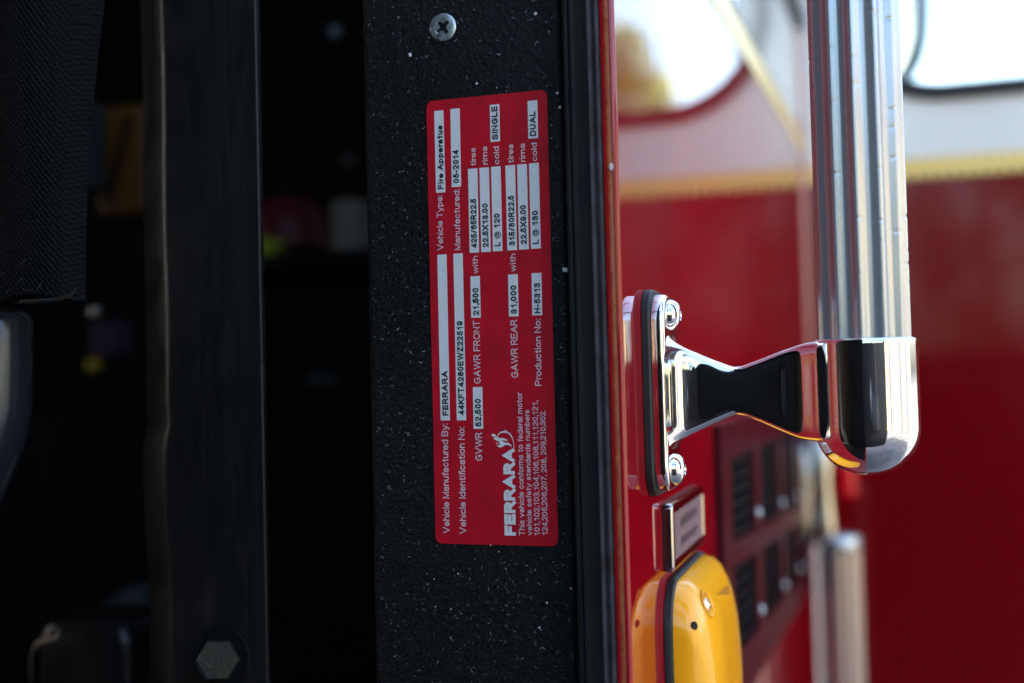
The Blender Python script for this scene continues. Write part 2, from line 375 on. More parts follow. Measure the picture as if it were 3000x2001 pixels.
chips = [(1569, 40, 5), (1201, 160, 7), (1396, 244, 4.5), (1632, 273, 4.5), (1640, 315, 5), (1655, 790, 9), (1437, 1597, 2.5), (1580, 1839, 3.5), (1602, 1766, 3),
         (1673, 1724, 3), (1342, 1681, 2.5), (1461, 1616, 2), (1321, 1785, 2.5), (1276, 1777, 2.2), (1320, 1868, 2.2), (1272, 1696, 2), (1455, 257, 2)]
for px, py, r_ in chips:
    c = onY(px, py, .4197); R_ = r_*.43/F; mb = MB(); k_ = random.randint(6, 8)
    l0 = [Vector((c.x+R_*random.uniform(.65, 1.2)*math.cos(6.283*k/k_), c.y, c.z+R_*random.uniform(.65, 1.3)*math.sin(6.283*k/k_))) for k in range(k_)]
    l1 = [c+(p-c)*.75+Vector((0, -.00015, 0)) for p in l0]
    mb.prism(l0, l1); mb.build('paint_chip', m_chip, truck)
c = onX(1801, 496, -.0862); c.y = .4052
mb = MB(); l0 = [Vector((c.x+.0007*math.cos(6.283*k/10), c.y, c.z+.0014*math.sin(6.283*k/10))) for k in range(10)]
mb.prism(l0, [p+Vector((0, -.0002, 0)) for p in l0]); mb.build('paint_chip', m_chip, truck)

# --- Phillips screw in the pillar
scw = thing('pillar_screw', onY(1297, 80, .42), 'silver cross-head screw in the black pillar above the red label', 'screw')
c = onY(1297, 80, .4199); R_ = 41.5*.448/F
loops = []
for r_, h in ((1.0, -.0001), (1.0, .0001), (.97, .0003), (.90, .00045), (.6, .0006)):
    loops.append([c+Vector((math.cos(6.2832*i/48)*R_*r_, -h, math.sin(6.2832*i/48)*R_*r_)) for i in range(48)])
# cross-shaped recess outline, rotated
def cross(s, rot=math.radians(40)):
    out = []
    for i in range(48):
        a = 6.2832*i/48; q = ((a-rot) % (math.pi/2)) - math.pi/4
        r_ = .62 if abs(q) > math.radians(27) else .30
        if math.radians(20) < abs(q) <= math.radians(27): r_ = .36
        out.append(c+Vector((math.cos(a)*R_*r_*s, 0, math.sin(a)*R_*r_*s)))
    return out
loops.append([p+Vector((0, -.0006, 0)) for p in cross(1.0)])
loops.append([p+Vector((0, .0001, 0)) for p in cross(.85)])
loops.append([p+Vector((0, .0012, 0)) for p in cross(.42)])
mb = MB(); mb.loft(loops, cap0=False); mb.build('screw_head', m_steel, scw, True, angle=35)

# ================================================================== certification label
LY = .41960
lbl = thing('certification_label', onY(1455, 1595, .4198), 'red vehicle certification label with pale lettering stuck upright on black pillar', 'label')
cs = [onY(1249, 297, LY), onY(1602, 262, LY), onY(1635.5, 1601, LY), onY(1276.5, 1592, LY)]
def rq(cs, rad, seg=8):
    out = []
    for i, p in enumerate(cs):
        a = (cs[i-1]-p).normalized(); b_ = (cs[(i+1) % 4]-p).normalized()
        p0 = p+a*rad; p1 = p+b_*rad
        for k in range(seg+1):
            t = k/seg; ce = p+a*rad+b_*rad
            d = ((p0-ce)*math.cos(t*math.pi/2)+(p1-ce)*math.sin(t*math.pi/2)); out.append(ce+d)
    return out
ol = rq(cs, .0026)
mb = MB(); mb.prism([p+Vector((0, .00028, 0)) for p in ol], ol); mb.build('label_backing', m_labelred, lbl)

def quad_field(xt, yt, xb, yb, wpx):
    """a pale field: centre of its top end, centre of its bottom end, width; all measured on the pillar plane"""
    t_, b_ = onY(xt, yt, LY-.00006), onY(xb, yb, LY-.00006); ax = (t_-b_).normalized(); sd = Vector((0, 1, 0)).cross(ax)*-1
    hw = wpx*.44/F/2/.955
    mb = MB(); mb.add([b_-sd*hw, b_+sd*hw, t_+sd*hw, t_-sd*hw], [(0, 1, 2, 3)]); return mb.build('pale_field', m_labelwhite, lbl)
A = lambda x, y: (1200+x/2.376, 240+y/2.376)       # two measuring frames on the label
B = lambda x, y: (1200+x/2.064, 880+y/2.064)
fields = [(A(203,200), A(217,770)), (A(316,186), A(326,731)), (A(439,603), A(451,1188)), (A(519,596), A(532,1183)), (A(600,589), A(614,1178)),
          (A(700,580), A(714,1171)), (A(782,573), A(796,1166)), (A(865,565), A(879,1160)), (A(591,157), A(597,416)), (A(855,130), A(861,393)),
          (A(225,1202), B(216,726)), (A(337,1194), B(314,725)), (A(456,1352), B(401,105)), (A(719,1340), B(630,97)), (A(883,1330), B(772,90)), (B(411,524), B(416,777))]
for (a, b_) in fields: quad_field(*a, *b_, 28.4)

# letters as pen strokes on a 10-unit cap height: (width, strokes); a stroke is a list of points, ('a', cx, cy, rx, ry, from, to) is an arc
def O_(w): return [[('a', w/2, 5, w/2, 5, 90, 450)]]
XH = 7.3
GL = {
 'A': (8.6, [[(0, 0), (4.3, 10), (8.6, 0)], [(1.6, 3.3), (7.0, 3.3)]]),
 'B': (6.8, [[(0, 0), (0, 10)], [(.3, 10), (3.9, 10), ('a', 3.9, 7.6, 2.5, 2.4, 90, -90), (.3, 5.2)], [(3.4, 5.2), (4.1, 5.2), ('a', 4.1, 2.6, 2.7, 2.6, 90, -90), (.3, 0)]]),
 'D': (7.5, [[(0, 0), (0, 10), (3.2, 10), ('a', 3.2, 5, 4.3, 5, 90, -90), (0, 0)]]),
 'E': (6.4, [[(6.4, 0), (0, 0), (0, 10), (6.2, 10)], [(0, 5.2), (5.8, 5.2)]]),
 'F': (6.0, [[(0, 0), (0, 10), (6.0, 10)], [(0, 5.0), (5.2, 5.0)]]),
 'G': (8.4, [[('a', 4.2, 5, 4.2, 5, 48, 325), (8.0, 2.2), (8.0, 4.8), (4.6, 4.8)]]),
 'H': (7.0, [[(0, 0), (0, 10)], [(7, 0), (7, 10)], [(0, 5.2), (7, 5.2)]]),
 'I': (0.0, [[(0, 0), (0, 10)]]),
 'K': (7.0, [[(0, 0), (0, 10)], [(6.6, 10), (0, 3.4)], [(2.5, 5.9), (7.0, 0)]]),
 'L': (5.4, [[(0, 10), (0, 0), (5.4, 0)]]),
 'M': (8.4, [[(0, 0), (0, 10), (4.2, 0), (8.4, 10), (8.4, 0)]]),
 'N': (7.0, [[(0, 0), (0, 10), (7, 0), (7, 10)]]),
 'O': (8.6, O_(8.6)),
 'P': (6.6, [[(0, 0), (0, 10)], [(.3, 10), (3.8, 10), ('a', 3.8, 7.25, 2.8, 2.75, 90, -90), (.3, 4.5)]]),
 'R': (7.2, [[(0, 0), (0, 10)], [(.3, 10), (4.2, 10), ('a', 4.2, 7.4, 2.6, 2.6, 90, -90), (.3, 4.8)], [(3.9, 4.8), (7.2, 0)]]),
 'S': (6.8, [[('a', 3.4, 7.5, 3.0, 2.5, 25, 240), ('a', 3.4, 2.6, 3.3, 2.6, 70, -160)]]),
 'T': (7.2, [[(0, 10), (7.2, 10)], [(3.6, 10), (3.6, 0)]]),
 'U': (7.0, [[(0, 10), (0, 3.4), ('a', 3.5, 3.4, 3.5, 3.4, 180, 360), (7, 10)]]),
 'V': (8.2, [[(0, 10), (4.1, 0), (8.2, 10)]]),
 'W': (12.0, [[(0, 10), (3, 0), (6, 10), (9, 0), (12, 10)]]),
 'X': (8.0, [[(0, 0), (8, 10)], [(0, 10), (8, 0)]]),
 'Z': (6.8, [[(0.2, 10), (6.6, 10), (0, 0), (6.8, 0)]]),
 '0': (5.6, O_(5.6)),
 '1': (4.8, [[(.9, 7.6), (2.6, 8.5), (3.6, 10), (3.6, 0)]]),
 '2': (5.8, [[('a', 2.9, 7.2, 2.8, 2.8, 170, -35), (0, 0), (5.8, 0)]]),
 '3': (5.8, [[('a', 2.8, 7.6, 2.6, 2.4, 165, -80), (2.2, 5.2)], [(2.2, 5.2), ('a', 2.8, 2.7, 3.0, 2.7, 80, -165)]]),
 '4': (6.2, [[(6.2, 2.5), (0, 2.5), (4.5, 10)], [(4.6, 10), (4.6, 0)]]),
 '5': (5.8, [[(5.3, 10), (1.1, 10), (0.3, 4.9), ('a', 2.8, 3.2, 3.0, 3.2, 130, -160)]]),
 '6': (5.8, [[('a', 3.0, 6.6, 2.9, 3.4, 35, 180), (0.1, 3.6)], [('a', 2.9, 3.1, 2.9, 3.1, 90, 450)]]),
 '7': (5.8, [[(0, 10), (5.8, 10), ('a', 8.4, 0, 6.4, 8.0, 120, 180)]]),
 '8': (5.8, [[('a', 2.9, 7.6, 2.5, 2.4, 90, 450)], [('a', 2.9, 2.7, 2.9, 2.7, 90, 450)]]),
 '9': (5.8, [[('a', 2.8, 3.4, 2.9, 3.4, 215, 360), (5.7, 6.4)], [('a', 2.9, 6.9, 2.9, 3.1, 90, 450)]]),
 'a': (5.6, [[('a', 2.8, 5.3, 2.5, 2.0, 165, 0), (5.3, 0)], [(5.3, 4.3), (2.2, 3.9), ('a', 2.0, 2.0, 2.0, 1.9, 95, 275), ('a', 2.8, 2.4, 2.5, 2.4, 290, 370)]]),
 'b': (5.6, [[(0, 0), (0, 10)], [('a', 2.8, 3.65, 2.8, 3.65, 90, 450)]]),
 'c': (5.4, [[('a', 2.8, 3.65, 2.8, 3.65, 40, 320)]]),
 'd': (5.6, [[(5.6, 0), (5.6, 10)], [('a', 2.8, 3.65, 2.8, 3.65, 90, 450)]]),
 'e': (5.8, [[(0.6, 3.65), (5.2, 3.65)], [('a', 2.9, 3.65, 2.85, 3.65, -10, 320)]]),
 'f': (3.2, [[(1.3, 0), (1.3, 8.4), ('a', 2.8, 8.4, 1.5, 1.6, 180, 80)], [(0, 7.3), (3.0, 7.3)]]),
 'h': (5.2, [[(0, 0), (0, 10)], [(0, 4.3), ('a', 2.6, 4.6, 2.6, 2.7, 170, 0), (5.2, 0)]]),
 'i': (0.0, [[(0, 0), (0, 6.7)], [(0, 9.9), (0, 10)]]),
 'l': (0.0, [[(0, 0), (0, 10)]]),
 'm': (8.8, [[(0, 0), (0, 7.3)], [(0, 4.8), ('a', 2.2, 5.1, 2.2, 2.2, 170, 0), (4.4, 0)], [(4.4, 4.8), ('a', 6.6, 5.1, 2.2, 2.2, 170, 0), (8.8, 0)]]),
 'n': (5.2, [[(0, 0), (0, 7.3)], [(0, 4.3), ('a', 2.6, 4.6, 2.6, 2.7, 170, 0), (5.2, 0)]]),
 'o': (5.9, [[('a', 2.95, 3.65, 2.95, 3.65, 90, 450)]]),
 'p': (5.6, [[(0, -2.9), (0, 7.3)], [('a', 2.8, 3.65, 2.8, 3.65, 90, 450)]]),
 'r': (2.9, [[(0, 0), (0, 7.3)], [(0, 4.3), ('a', 2.3, 4.7, 2.3, 2.6, 170, 75)]]),
 's': (5.0, [[('a', 2.5, 5.5, 2.2, 1.8, 20, 240), ('a', 2.5, 1.85, 2.4, 1.85, 70, -160)]]),
 't': (3.0, [[(1.3, 9.2), (1.3, 1.5), ('a', 2.6, 1.5, 1.3, 1.5, 180, 280)], [(0, 7.3), (2.9, 7.3)]]),
 'u': (5.2, [[(0, 7.3), (0, 2.7), ('a', 2.6, 2.7, 2.6, 2.7, 180, 350)], [(5.2, 0), (5.2, 7.3)]]),
 'v': (5.8, [[(0, 7.3), (2.9, 0), (5.8, 7.3)]]),
 'w': (8.6, [[(0, 7.3), (2.15, 0), (4.3, 7.3), (6.45, 0), (8.6, 7.3)]]),
 'y': (5.8, [[(0, 7.3), (2.9, 0.2)], [(5.8, 7.3), (2.6, -1.6), ('a', 1.2, -1.3, 1.4, 1.6, -20, -100)]]),
 ':': (0.0, [[(0, 0), (0, .3)], [(0, 6.2), (0, 6.5)]]),
 '.': (0.0, [[(0, 0), (0, .3)]]),
 ',': (0.5, [[(0.4, .4), (0, -1.8)]]),
 '-': (2.6, [[(0, 3.6), (2.6, 3.6)]]),
 '/': (3.6, [[(0, 0), (3.6, 10)]]),
 '@': (11.0, [[('a', 5.5, 4.2, 5.5, 5.8, -55, -360), ('a', 9.3, 3.6, 1.7, 2.0, 0, -150)], [(7.7, 2.6), (8.0, 7.0)], [('a', 5.4, 4.6, 2.3, 2.6, 90, 450)]]),
}
def ribbon(stroke, w, low=False):
    """a pen stroke of width w -> quads"""
    pts = []
    for p in stroke:
        if p[0] == 'a':
            _, cx, cy, rx, ry, a0, a1 = p; n_ = max(4, int(abs(a1-a0)/18))
            for k in range(n_+1):
                a = math.radians(a0+(a1-a0)*k/n_); pts.append(Vector((cx+rx*math.cos(a), cy+ry*math.sin(a))))
        else: pts.append(Vector(p))
    q = [pts[0]]
    for p in pts[1:]:
        if (p-q[-1]).length > 1e-3: q.append(p)
    q = [Vector((p.x, w/2+p.y*(1-w/10) if not low else (w/2+p.y*(7.3-w)/7.3 if p.y <= 7.3 else p.y-w/2))) for p in q]
    closed = (q[0]-q[-1]).length < .05
    if closed: q = q[:-1]
    n_ = len(q); L = []; Rr = []
    for i, p in enumerate(q):
        a = q[i-1] if (i or closed) else None; b_ = q[(i+1) % n_] if (i < n_-1 or closed) else None
        d0 = (p-a).normalized() if a is not None else None; d1 = (b_-p).normalized() if b_ is not None else None
        if d0 is None or d1 is None:
            d = d1 if d0 is None else d0; ext = (w/2)/max(abs(d.x), abs(d.y)); pp = p-d*ext if d0 is None else p+d*ext
            nn = Vector((-d.y, d.x))*w/2
        else:
            t = d0+d1
            if t.length < .05: t = d0
            t.normalize(); nn = Vector((-t.y, t.x)); c_ = max(.45, abs(nn.dot(Vector((-d0.y, d0.x))))); nn *= w/2/c_; pp = p
        L.append(pp+nn); Rr.append(pp-nn)
    fs = [(i, (i+1) % n_, n_+(i+1) % n_, n_+i) for i in range(n_ if closed else n_-1)]
    return L+Rr, fs
def text(body, p0, p1, cap_px, m, heavy=0, dy=.00014, name='printed_line'):
    """lettering whose base line runs from p0 up to p1"""
    a, b_ = onY(*p0, LY-dy), onY(*p1, LY-dy); L = (b_-a).length; e1 = (b_-a).normalized(); e2 = Vector((0, 1, 0)).cross(e1)
    if e2.x > 0: e2 = -e2
    w_ = (1.5, 2.35, 3.0)[heavy]; vs2 = []; fs = []; pen = 0; lay = 0
    for ch in body:
        if ch == ' ': pen += 3.9; continue
        adv, st_ = GL[ch]
        kx = (.93, .84, 1.15)[heavy]; ww = w_*.62 if ch == '@' else w_
        for k in st_:
            v_, f_ = ribbon(k, ww, ch.islower()); n0 = len(vs2); lay = (lay+1) % 6
            vs2 += [(v.x*kx+pen, v.y, lay) for v in v_]; fs += [tuple(j+n0 for j in f) for f in f_]
        pen += adv*kx+w_+(.95 if heavy < 2 else 1.3) - (.9 if ch in 'fr.,' else 0)
    x0 = min(v[0] for v in vs2); x1 = max(v[0] for v in vs2); sx = L/(x1-x0); sy = (cap_px*1.12*.44/F/.955)/10
    return obj(name, [a+e1*((x-x0)*sx)+e2*(y*sy)+Vector((0, -1.5e-5*l, 0)) for x, y, l in vs2], fs, m, lbl)
HV = 1
T = [("Fire Apparatus", A(237,745), A(229,300), 15.5), ("05-2014", A(345,703), A(341,472), 16), ("425/65R22.5", A(470,1158), A(463,812), 15.5),
     ("22.5X13.00", A(551,1155), A(544,845), 15.5), ("L @ 120", A(633,1143), A(627,915), 15.5), ("315/80R22.5", A(734,1140), A(726,790), 15.5),
     ("22.5X9.00", A(816,1133), A(810,855), 15.5), ("L @ 130", A(899,1128), A(893,895), 15.5), ("SINGLE", A(616,402), A(611,168), 16), ("DUAL", A(881,375), A(876,205), 16)]
for s_, a, b_, cp in T: text(s_, a, b_, cp, m_ink, HV)
T = [("21,500", B(421,93), A(479,1433), 16), ("31,000", B(650,83), A(743,1415), 16), ("H-5313", B(792,78), A(908,1398), 16), ("52,500", B(434,765), B(431,595), 16),
     ("FERRARA", B(235,697), B(229,425), 16), ("44KFT4280EWZ22519", B(332,697), B(321,125), 16)]
for s_, a, b_, cp in T: text(s_, a, b_, cp, m_ink, HV)
T = [("Vehicle Type:", A(235,1172), A(228,788), 16.5), ("Manufactured:", A(354,1170), A(347,745), 16.5), ("tires", A(463,582), A(460,458), 15), ("rims", A(543,575), A(540,448), 15),
     ("cold", A(625,572), A(622,447), 15), ("tires", A(724,563), A(721,433), 15), ("rims", A(806,556), A(803,427), 15), ("cold", A(888,550), A(885,422), 15),
     ("with", A(477,1335), A(474,1210), 15), ("with", A(740,1320), A(737,1195), 15),
     ("Vehicle Manufactured By:", B(243,1410), B(231,745), 18), ("Vehicle Identification No:", B(343,1413), B(332,765), 18), ("GVWR", B(440,970), B(438,798), 18),
     ("GAWR FRONT", B(430,503), B(424,122), 18), ("GAWR REAR", B(657,468), B(651,115), 18), ("Production No:", B(798,517), B(793,112), 17),
     ("This vehicle conforms to federal motor", B(696,1422), B(680,555), 15), ("vehicle safety standards numbers", B(741,1422), B(724,662), 13.5),
     ("101,102,103,104,106,108,111,120,121,", B(787,1422), B(775,605), 14), ("124,205,206,207, 208, 209,210,302.", B(835,1420), B(821,665), 14)]
for s_, a, b_, cp in T: text(s_, a, b_, cp, m_labelpink, 0)
text("FERRARA", B(643,1423), B(633,893), 29.5, m_labelwhite, 2, name='logo_lettering')
# flame of the logo, measured in a third frame
Cc = lambda x, y: onY(1380+x/4.128, 1220+y/4.128, LY-.00016)
flames = [
 [(515,385),(512,330),(500,270),(470,225),(440,205),(405,197),(370,198),(345,208),(325,232),(322,252),(345,262),(395,262),(435,280),(447,297),(430,297),(395,290),(370,290),(385,305),(420,318),(455,322),(480,340),(495,372),
  (470,352),(440,345),(405,350),(375,370),(345,376),(320,360),(310,345),(335,352),(352,340),(345,320),(335,300),(350,300),(318,296),(290,282),(266,258),(290,255),(315,240),(335,205),(365,182),(405,176),(440,180),(475,205),(500,245),(512,290),(520,340),(522,385)],
 [(232,218),(250,224),(262,216),(262,202),(280,215),(302,222),(296,242),(275,246),(250,234)],
 [(300,318),(318,322),(334,314),(328,328),(314,332)],
 [(400,158),(430,172),(460,198),(478,222),(455,206),(430,196)]]
mb = MB()
from mathutils.geometry import tessellate_polygon
for pl in flames:
    pts = [Cc(*p) for p in pl]; tri = tessellate_polygon([pts]); mb.add(pts, [tuple(t) for t in tri])
mb.build('flame_emblem', m_labelwhite, lbl)

# ================================================================== ribbed grab handle
def rib_tube(x, y, z0, z1, R0=.0162, ribs=12, dz=.0006, dents=True, zfine=.17):
    nseg = ribs*12; zsn = []; z = z0
    while z < z1:
        zsn.append(z); z += dz if z < zfine else .05
    zsn.append(z1); vs = []; fs = []
    prof = []
    for i in range(nseg):
        a = 2*math.pi*i/nseg; u_ = abs(((a+.052)*ribs/(2*math.pi)) % 1*2-1); prof.append((a, R0-.0018*(1-(u_/.80)**2) if u_ < .80 else R0+.0003*(1-((1-u_)/.20)**2)))
    dl = []
    if dents:
        for k in range(64): dl.append((random.randrange(ribs), random.uniform(z0, zfine), random.uniform(.0004, .0009), random.uniform(.00018, .00042), random.uniform(-.15, .15)))
    for zz in zsn:
        act = [d for d in dl if abs(zz-d[1]) < d[2]*2]
        for (a, r_) in prof:
            q = abs(math.cos((a+.052)*ribs/2))
            for (ri, dz_, s_, dp, sk) in act:
                ac = 2*math.pi*ri/ribs-.052; da = (a-ac+math.pi) % (2*math.pi)-math.pi
                if abs(da) < .14: r_ -= dp*q**3*math.exp(-((zz-dz_-da*.004*sk*10)/(s_*.5))**2)
            vs.append(V(x+math.cos(a)*r_, y+math.sin(a)*r_, zz))
    n_ = nseg
    for k in range(len(zsn)-1):
        for i in range(n_): fs.append((k*n_+i, k*n_+(i+1) % n_, (k+1)*n_+(i+1) % n_, (k+1)*n_+i))
    return vs, fs
HX, HY = -.0045, .4565
gh = thing('grab_handle', V(PX, HY, -.045), 'ribbed aluminium grab rail in a polished chrome bracket beside the label', 'grab handle')
vs, fs = rib_tube(HX, HY, .004, 1.0); obj('ribbed_tube', vs, fs, m_alu, gh, True)
ZC = -.0049
def plate_loops(levels, cy, cz, hy, hz, rad):
    return [[V(x, cy+u, cz+v) for u, v in rrect(0, 0, hy-i, hz-i, rad-i*.8, 10)] for x, i in levels]
mb = MB(); mb.loft(plate_loops([(PX+.0002, 0), (PX+.0025, 0), (PX+.0032, .0006)], HY+.0005, ZC, .0172, .0393, .011)); mb.build('rubber_pad', m_rubber, gh, True, angle=40)
mb = MB(); mb.loft(plate_loops([(PX+.0032, .0003), (PX+.0034, .00005), (PX+.0036, 0), (PX+.0069, 0), (PX+.0072, .00006), (PX+.0076, .0003), (PX+.0080, .0008), (PX+.0083, .0016), (PX+.0084, .0027), (PX+.0084, .0032)], HY+.0005, ZC, .0158, .0372, .0105))
mb.build('mounting_plate', m_chrome, gh, True, angle=50)
# arm: lofted sections along X
def arm_loops(keys, cy, mir=1, nx=110, n_=56):
    def interp(x):
        for i in range(len(keys)-1):
            if keys[i][0] <= x <= keys[i+1][0]:
                p0 = keys[max(i-1, 0)]; p1 = keys[i]; p2 = keys[i+1]; p3 = keys[min(i+2, len(keys)-1)]
                t = (x-p1[0])/(p2[0]-p1[0]); out = []
                for j in range(1, len(p1)):
                    m1 = (p2[j]-p0[j])/max(1e-6, (p2[0]-p0[0]))*(p2[0]-p1[0]); m2 = (p3[j]-p1[j])/max(1e-6, (p3[0]-p1[0]))*(p2[0]-p1[0])
                    out.append((2*t**3-3*t*t+1)*p1[j]+(t**3-2*t*t+t)*m1+(-2*t**3+3*t*t)*p2[j]+(t**3-t*t)*m2)
                return out
    loops = []
    for k in range(nx+1):
        x = keys[0][0]+(keys[-1][0]-keys[0][0])*k/nx; cz, hz, hy, e = interp(min(x, keys[-1][0]-1e-7))
        l = []
        for i in range(n_):
            a = 2*math.pi*i/n_; ca, sa = math.cos(a), math.sin(a)
            l.append(V(x, cy+math.copysign(abs(ca)**(2/e), ca)*hy, cz+math.copysign(abs(sa)**(2/e), sa)*hz))
        loops.append(l)
    return loops
keys = [(-.0762, -.0050, .0225, .0150, 5), (-.0740, -.0050, .0196, .0120, 5.5), (-.0705, -.0050, .0172, .0087, 6), (-.0655, -.0050, .0148, .0078, 6), (-.0580, -.0050, .0115, .0078, 6), (-.0508, -.0049, .0091, .0078, 6),
        (-.0440, -.0051, .0110, .0078, 6), (-.0350, -.0055, .0147, .0078, 6), (-.0300, -.0058, .0166, .0079, 6), (-.0270, -.0058, .0175, .0087, 6), (-.0238, -.0058, .0181, .0106, 6), (-.0205, -.0058, .0184, .0128, 6), (-.0150, -.0058, .0184, .0132, 5)]
mb = MB(); mb.loft(arm_loops(keys, HY)); mb.build('bracket_arm', m_chrome, gh, True, angle=50)
# socket cup
RS = .0187; cp = [(.0163, .0129), (.0170, .0131), (.0180, .0128), (.0185, .0122), (RS, .0114), (RS, .0110), (RS, -.0185), (RS, -.0190)]
for k in range(1, 17):
    a = math.pi/2*k/16; cp.append((RS*math.cos(a)**.92 if k < 16 else 0, -.0190-.0176*math.sin(a)))
cp = [(.0163, 0.0)]+cp
mb = MB(); mb.lathe([(r_, h) for r_, h in cp], V(HX, HY, 0), (0, 0, 1), 96); mb.build('socket_cup', m_chrome, gh, True, angle=60)
for z in (.0246, -.0345):
    pr = [(.0061, 0), (.0060, .0008), (.0054, .0020), (.0044, .0031), (.0030, .0038), (.0022, .0039), (.0016, .0030), (0, .0022)]
    mb = MB(); mb.lathe(pr, V(PX+.0082, HY+.001, z), (1, 0, 0), 40); mb.build('dome_screw', m_chrome, gh, True, angle=50)

# ================================================================== small chrome plate with sticker
cpz = [(.480, .574)]
pl = thing('chrome_plate', V(PX, .527, -.077), 'small chrome framed plate with greyed sticker below the chrome bracket', 'plate')
PC = (.5173, -.0630)
def ploops(levels, hy, hz, rad):
    return [[V(x, PC[0]+u, PC[1]+v) for u, v in rrect(0, 0, hy-i, hz-i, max(.0006, rad-i*.8), 5)] for x, i in levels]
mb = MB(); mb.loft(ploops([(PX+.0002, 0), (PX+.0012, 0)], .0443, .0135, .002)); mb.build('backing', m_rubber, pl)
mb = MB(); mb.loft(ploops([(PX+.0012, .0002), (PX+.0014, 0), (PX+.0031, 0), (PX+.0034, .0001), (PX+.0039, .0005), (PX+.0042, .0012), (PX+.0042, .0016), (PX+.0042, .0034), (PX+.0042, .0036), (PX+.0036, .0042)], .0443, .0135, .002)); mb.build('frame', mat('dark_chrome', (.42, .40, .41), .06, 1), pl, True, angle=40)
mb = MB(); mb.loft(ploops([(PX+.0036, .0042), (PX+.00385, .0043)], .0443, .0135, .0022)); mb.build('sticker', m_sticker, pl)
for row, z in enumerate((-.0590, -.0668)):
    mb = MB(); y = .494
    while y < .538:
        wd = random.uniform(.0016, .004); h0 = random.uniform(-.0024, -.0012); h1 = random.uniform(.0012, .0026)
        mb.add([V(PX+.00395, y, z+h0), V(PX+.00395, y+wd, z+h0), V(PX+.00395, y+wd, z+h1), V(PX+.00395, y, z+h1)], [(0, 1, 2, 3)]); y += wd+random.uniform(.001, .002)
    mb.build('printed_block', mat('faded_ink_%d' % row, (.07, .05, .055), .4), pl)

# ================================================================== yellow housing
yh = thing('yellow_housing', V(PX, .534, -.33), 'rounded yellow plastic housing on a black gasket at the bottom of the red panel', 'light housing')
YC, YZ0, YZ1 = .5215, -.330, -.0803; hz_ = (YZ1-YZ0)/2; cz_ = (YZ0+YZ1)/2
def yl(levels, hy, hz, rad, seg=10):
    return [[V(x, YC+u, cz_+v-dz) for u, v in rrect(0, 0, hy-i, hz-j, max(.004, rad), seg)] for x, i, j, dz, rad in levels]
mb = MB(); mb.loft(yl([(PX+.0002, 0, 0, 0, .018), (PX+.0030, 0, 0, 0, .018), (PX+.0036, .0006, .0006, 0, .018)], .0535, hz_, .018)); mb.build('black_gasket', m_rubber, yh, True, angle=50)
lv = [(PX+.0036, .0012, .0012, 0, .018), (PX+.0080, .0014, .002, 0, .019), (PX+.0115, .0024, .0045, 0, .021), (PX+.0145, .0045, .0085, 0, .024), (PX+.0168, .0078, .013, 0, .026), (PX+.0185, .0120, .019, 0, .026),
      (PX+.0198, .0180, .028, 0, .024), (PX+.0206, .0255, .042, 0, .02), (PX+.0210, .034, .06, 0, .014)]
mb = MB(); mb.loft(yl(lv, .0535, hz_, .018)); body = mb.build('housing_shell', m_yellow, yh, True, angle=60)
bvh = BVHTree.FromPolygons(mb.v, mb.f)
def surf(px, py, tree=bvh):
    h = tree.ray_cast(Vector((0, 0, H)), ray(px, py).normalized()); 
    nn = h[1]; 
    if nn is not None and nn.dot(ray(px, py)) > 0: nn = -nn
    return h[0], nn
p, nn = surf(2035, 1833)
if p: mb = MB(); mb.lathe([(.0017, -.004), (.0017, .00006), (.0, .00006)], p, nn, 20); mb.build('painted_hole', mat('hole_shade', (.001, .001, .001), .9), yh)  # flush black disc paints the darkness inside a hole
p, nn = surf(2074, 1769)
if p:
    mb = MB(); mb.lathe([(.0058, .0000), (.0056, .0003), (.0048, .0002), (.0040, -.0014)], p, nn, 28); mb.build('screw_boss', m_yellow, yh, True)
    mb = MB(); mb.lathe([(.0032, -.0009), (.0030, -.0003), (.0022, .0002), (.0010, .0004), (.0008, .0000), (0, .0000)], p, nn, 28); mb.build('housing_screw', m_chrome, yh, True, angle=40)
q0, n0 = surf(2100, 1742); q1, n1 = surf(2132, 1712); q2, n2 = surf(2135, 1742)
if q0 and q1 and q2:
    mb = MB(); l = [q0, q1, q2]; mb.prism([q+n0*.0004 for q in l], [q-n0*.001 for q in l]); mb.build('painted_notch', mat('shaded_yellow', (.42, .17, .008), .35), yh)  # darker yellow triangle paints the shade of a notch

# ================================================================== vent grille low on the side panel
E = [(-.025, 0), (-.045, -.012), (-.090, -.070), (-.103, -.075), (-.152, -.085), (-.181, -.078)]
ez = lambda k, y: E[k][0]+E[k][1]*(y-.65)
cols = [(.674, .800), (.842, 1.00), (1.04, 1.19), (1.235, 1.36)]
Y0, Y1 = .631, 1.41
def bar(name, y0, y1, k0, k1, x0=PX+.0003, x1=PX+.004, m=m_frame):
    mb = MB(); l0 = [V(x0, y0, ez(k0, y0)), V(x0, y1, ez(k0, y1)), V(x0, y1, ez(k1, y1)), V(x0, y0, ez(k1, y0))]
    mb.prism(l0, [p+Vector((x1-x0, 0, 0)) for p in l0]); return mb.build(name, m, truck)
mb = MB(); l0 = [V(PX+.0004, Y0+.01, ez(0, Y0)-.003), V(PX+.0004, Y1-.01, ez(0, Y1)-.003), V(PX+.0004, Y1-.01, ez(5, Y1)+.003), V(PX+.0004, Y0+.01, ez(5, Y0)+.003)]
mb.add(l0, [(0, 1, 2, 3)]); mb.build('vent_backing', mat('vent_black', (.003, .003, .003), .9, spec=.05), truck)
for k0, k1 in ((0, 1), (2, 3), (4, 5)): bar('vent_rail', Y0, Y1, k0, k1)
for k0, k1 in ((1, 2), (3, 4)):
    ys_ = [Y0]+[v for c_ in cols for v in c_]+[Y1]
    for j in range(0, len(ys_), 2): bar('vent_upright', ys_[j], ys_[j+1], k0, k1)
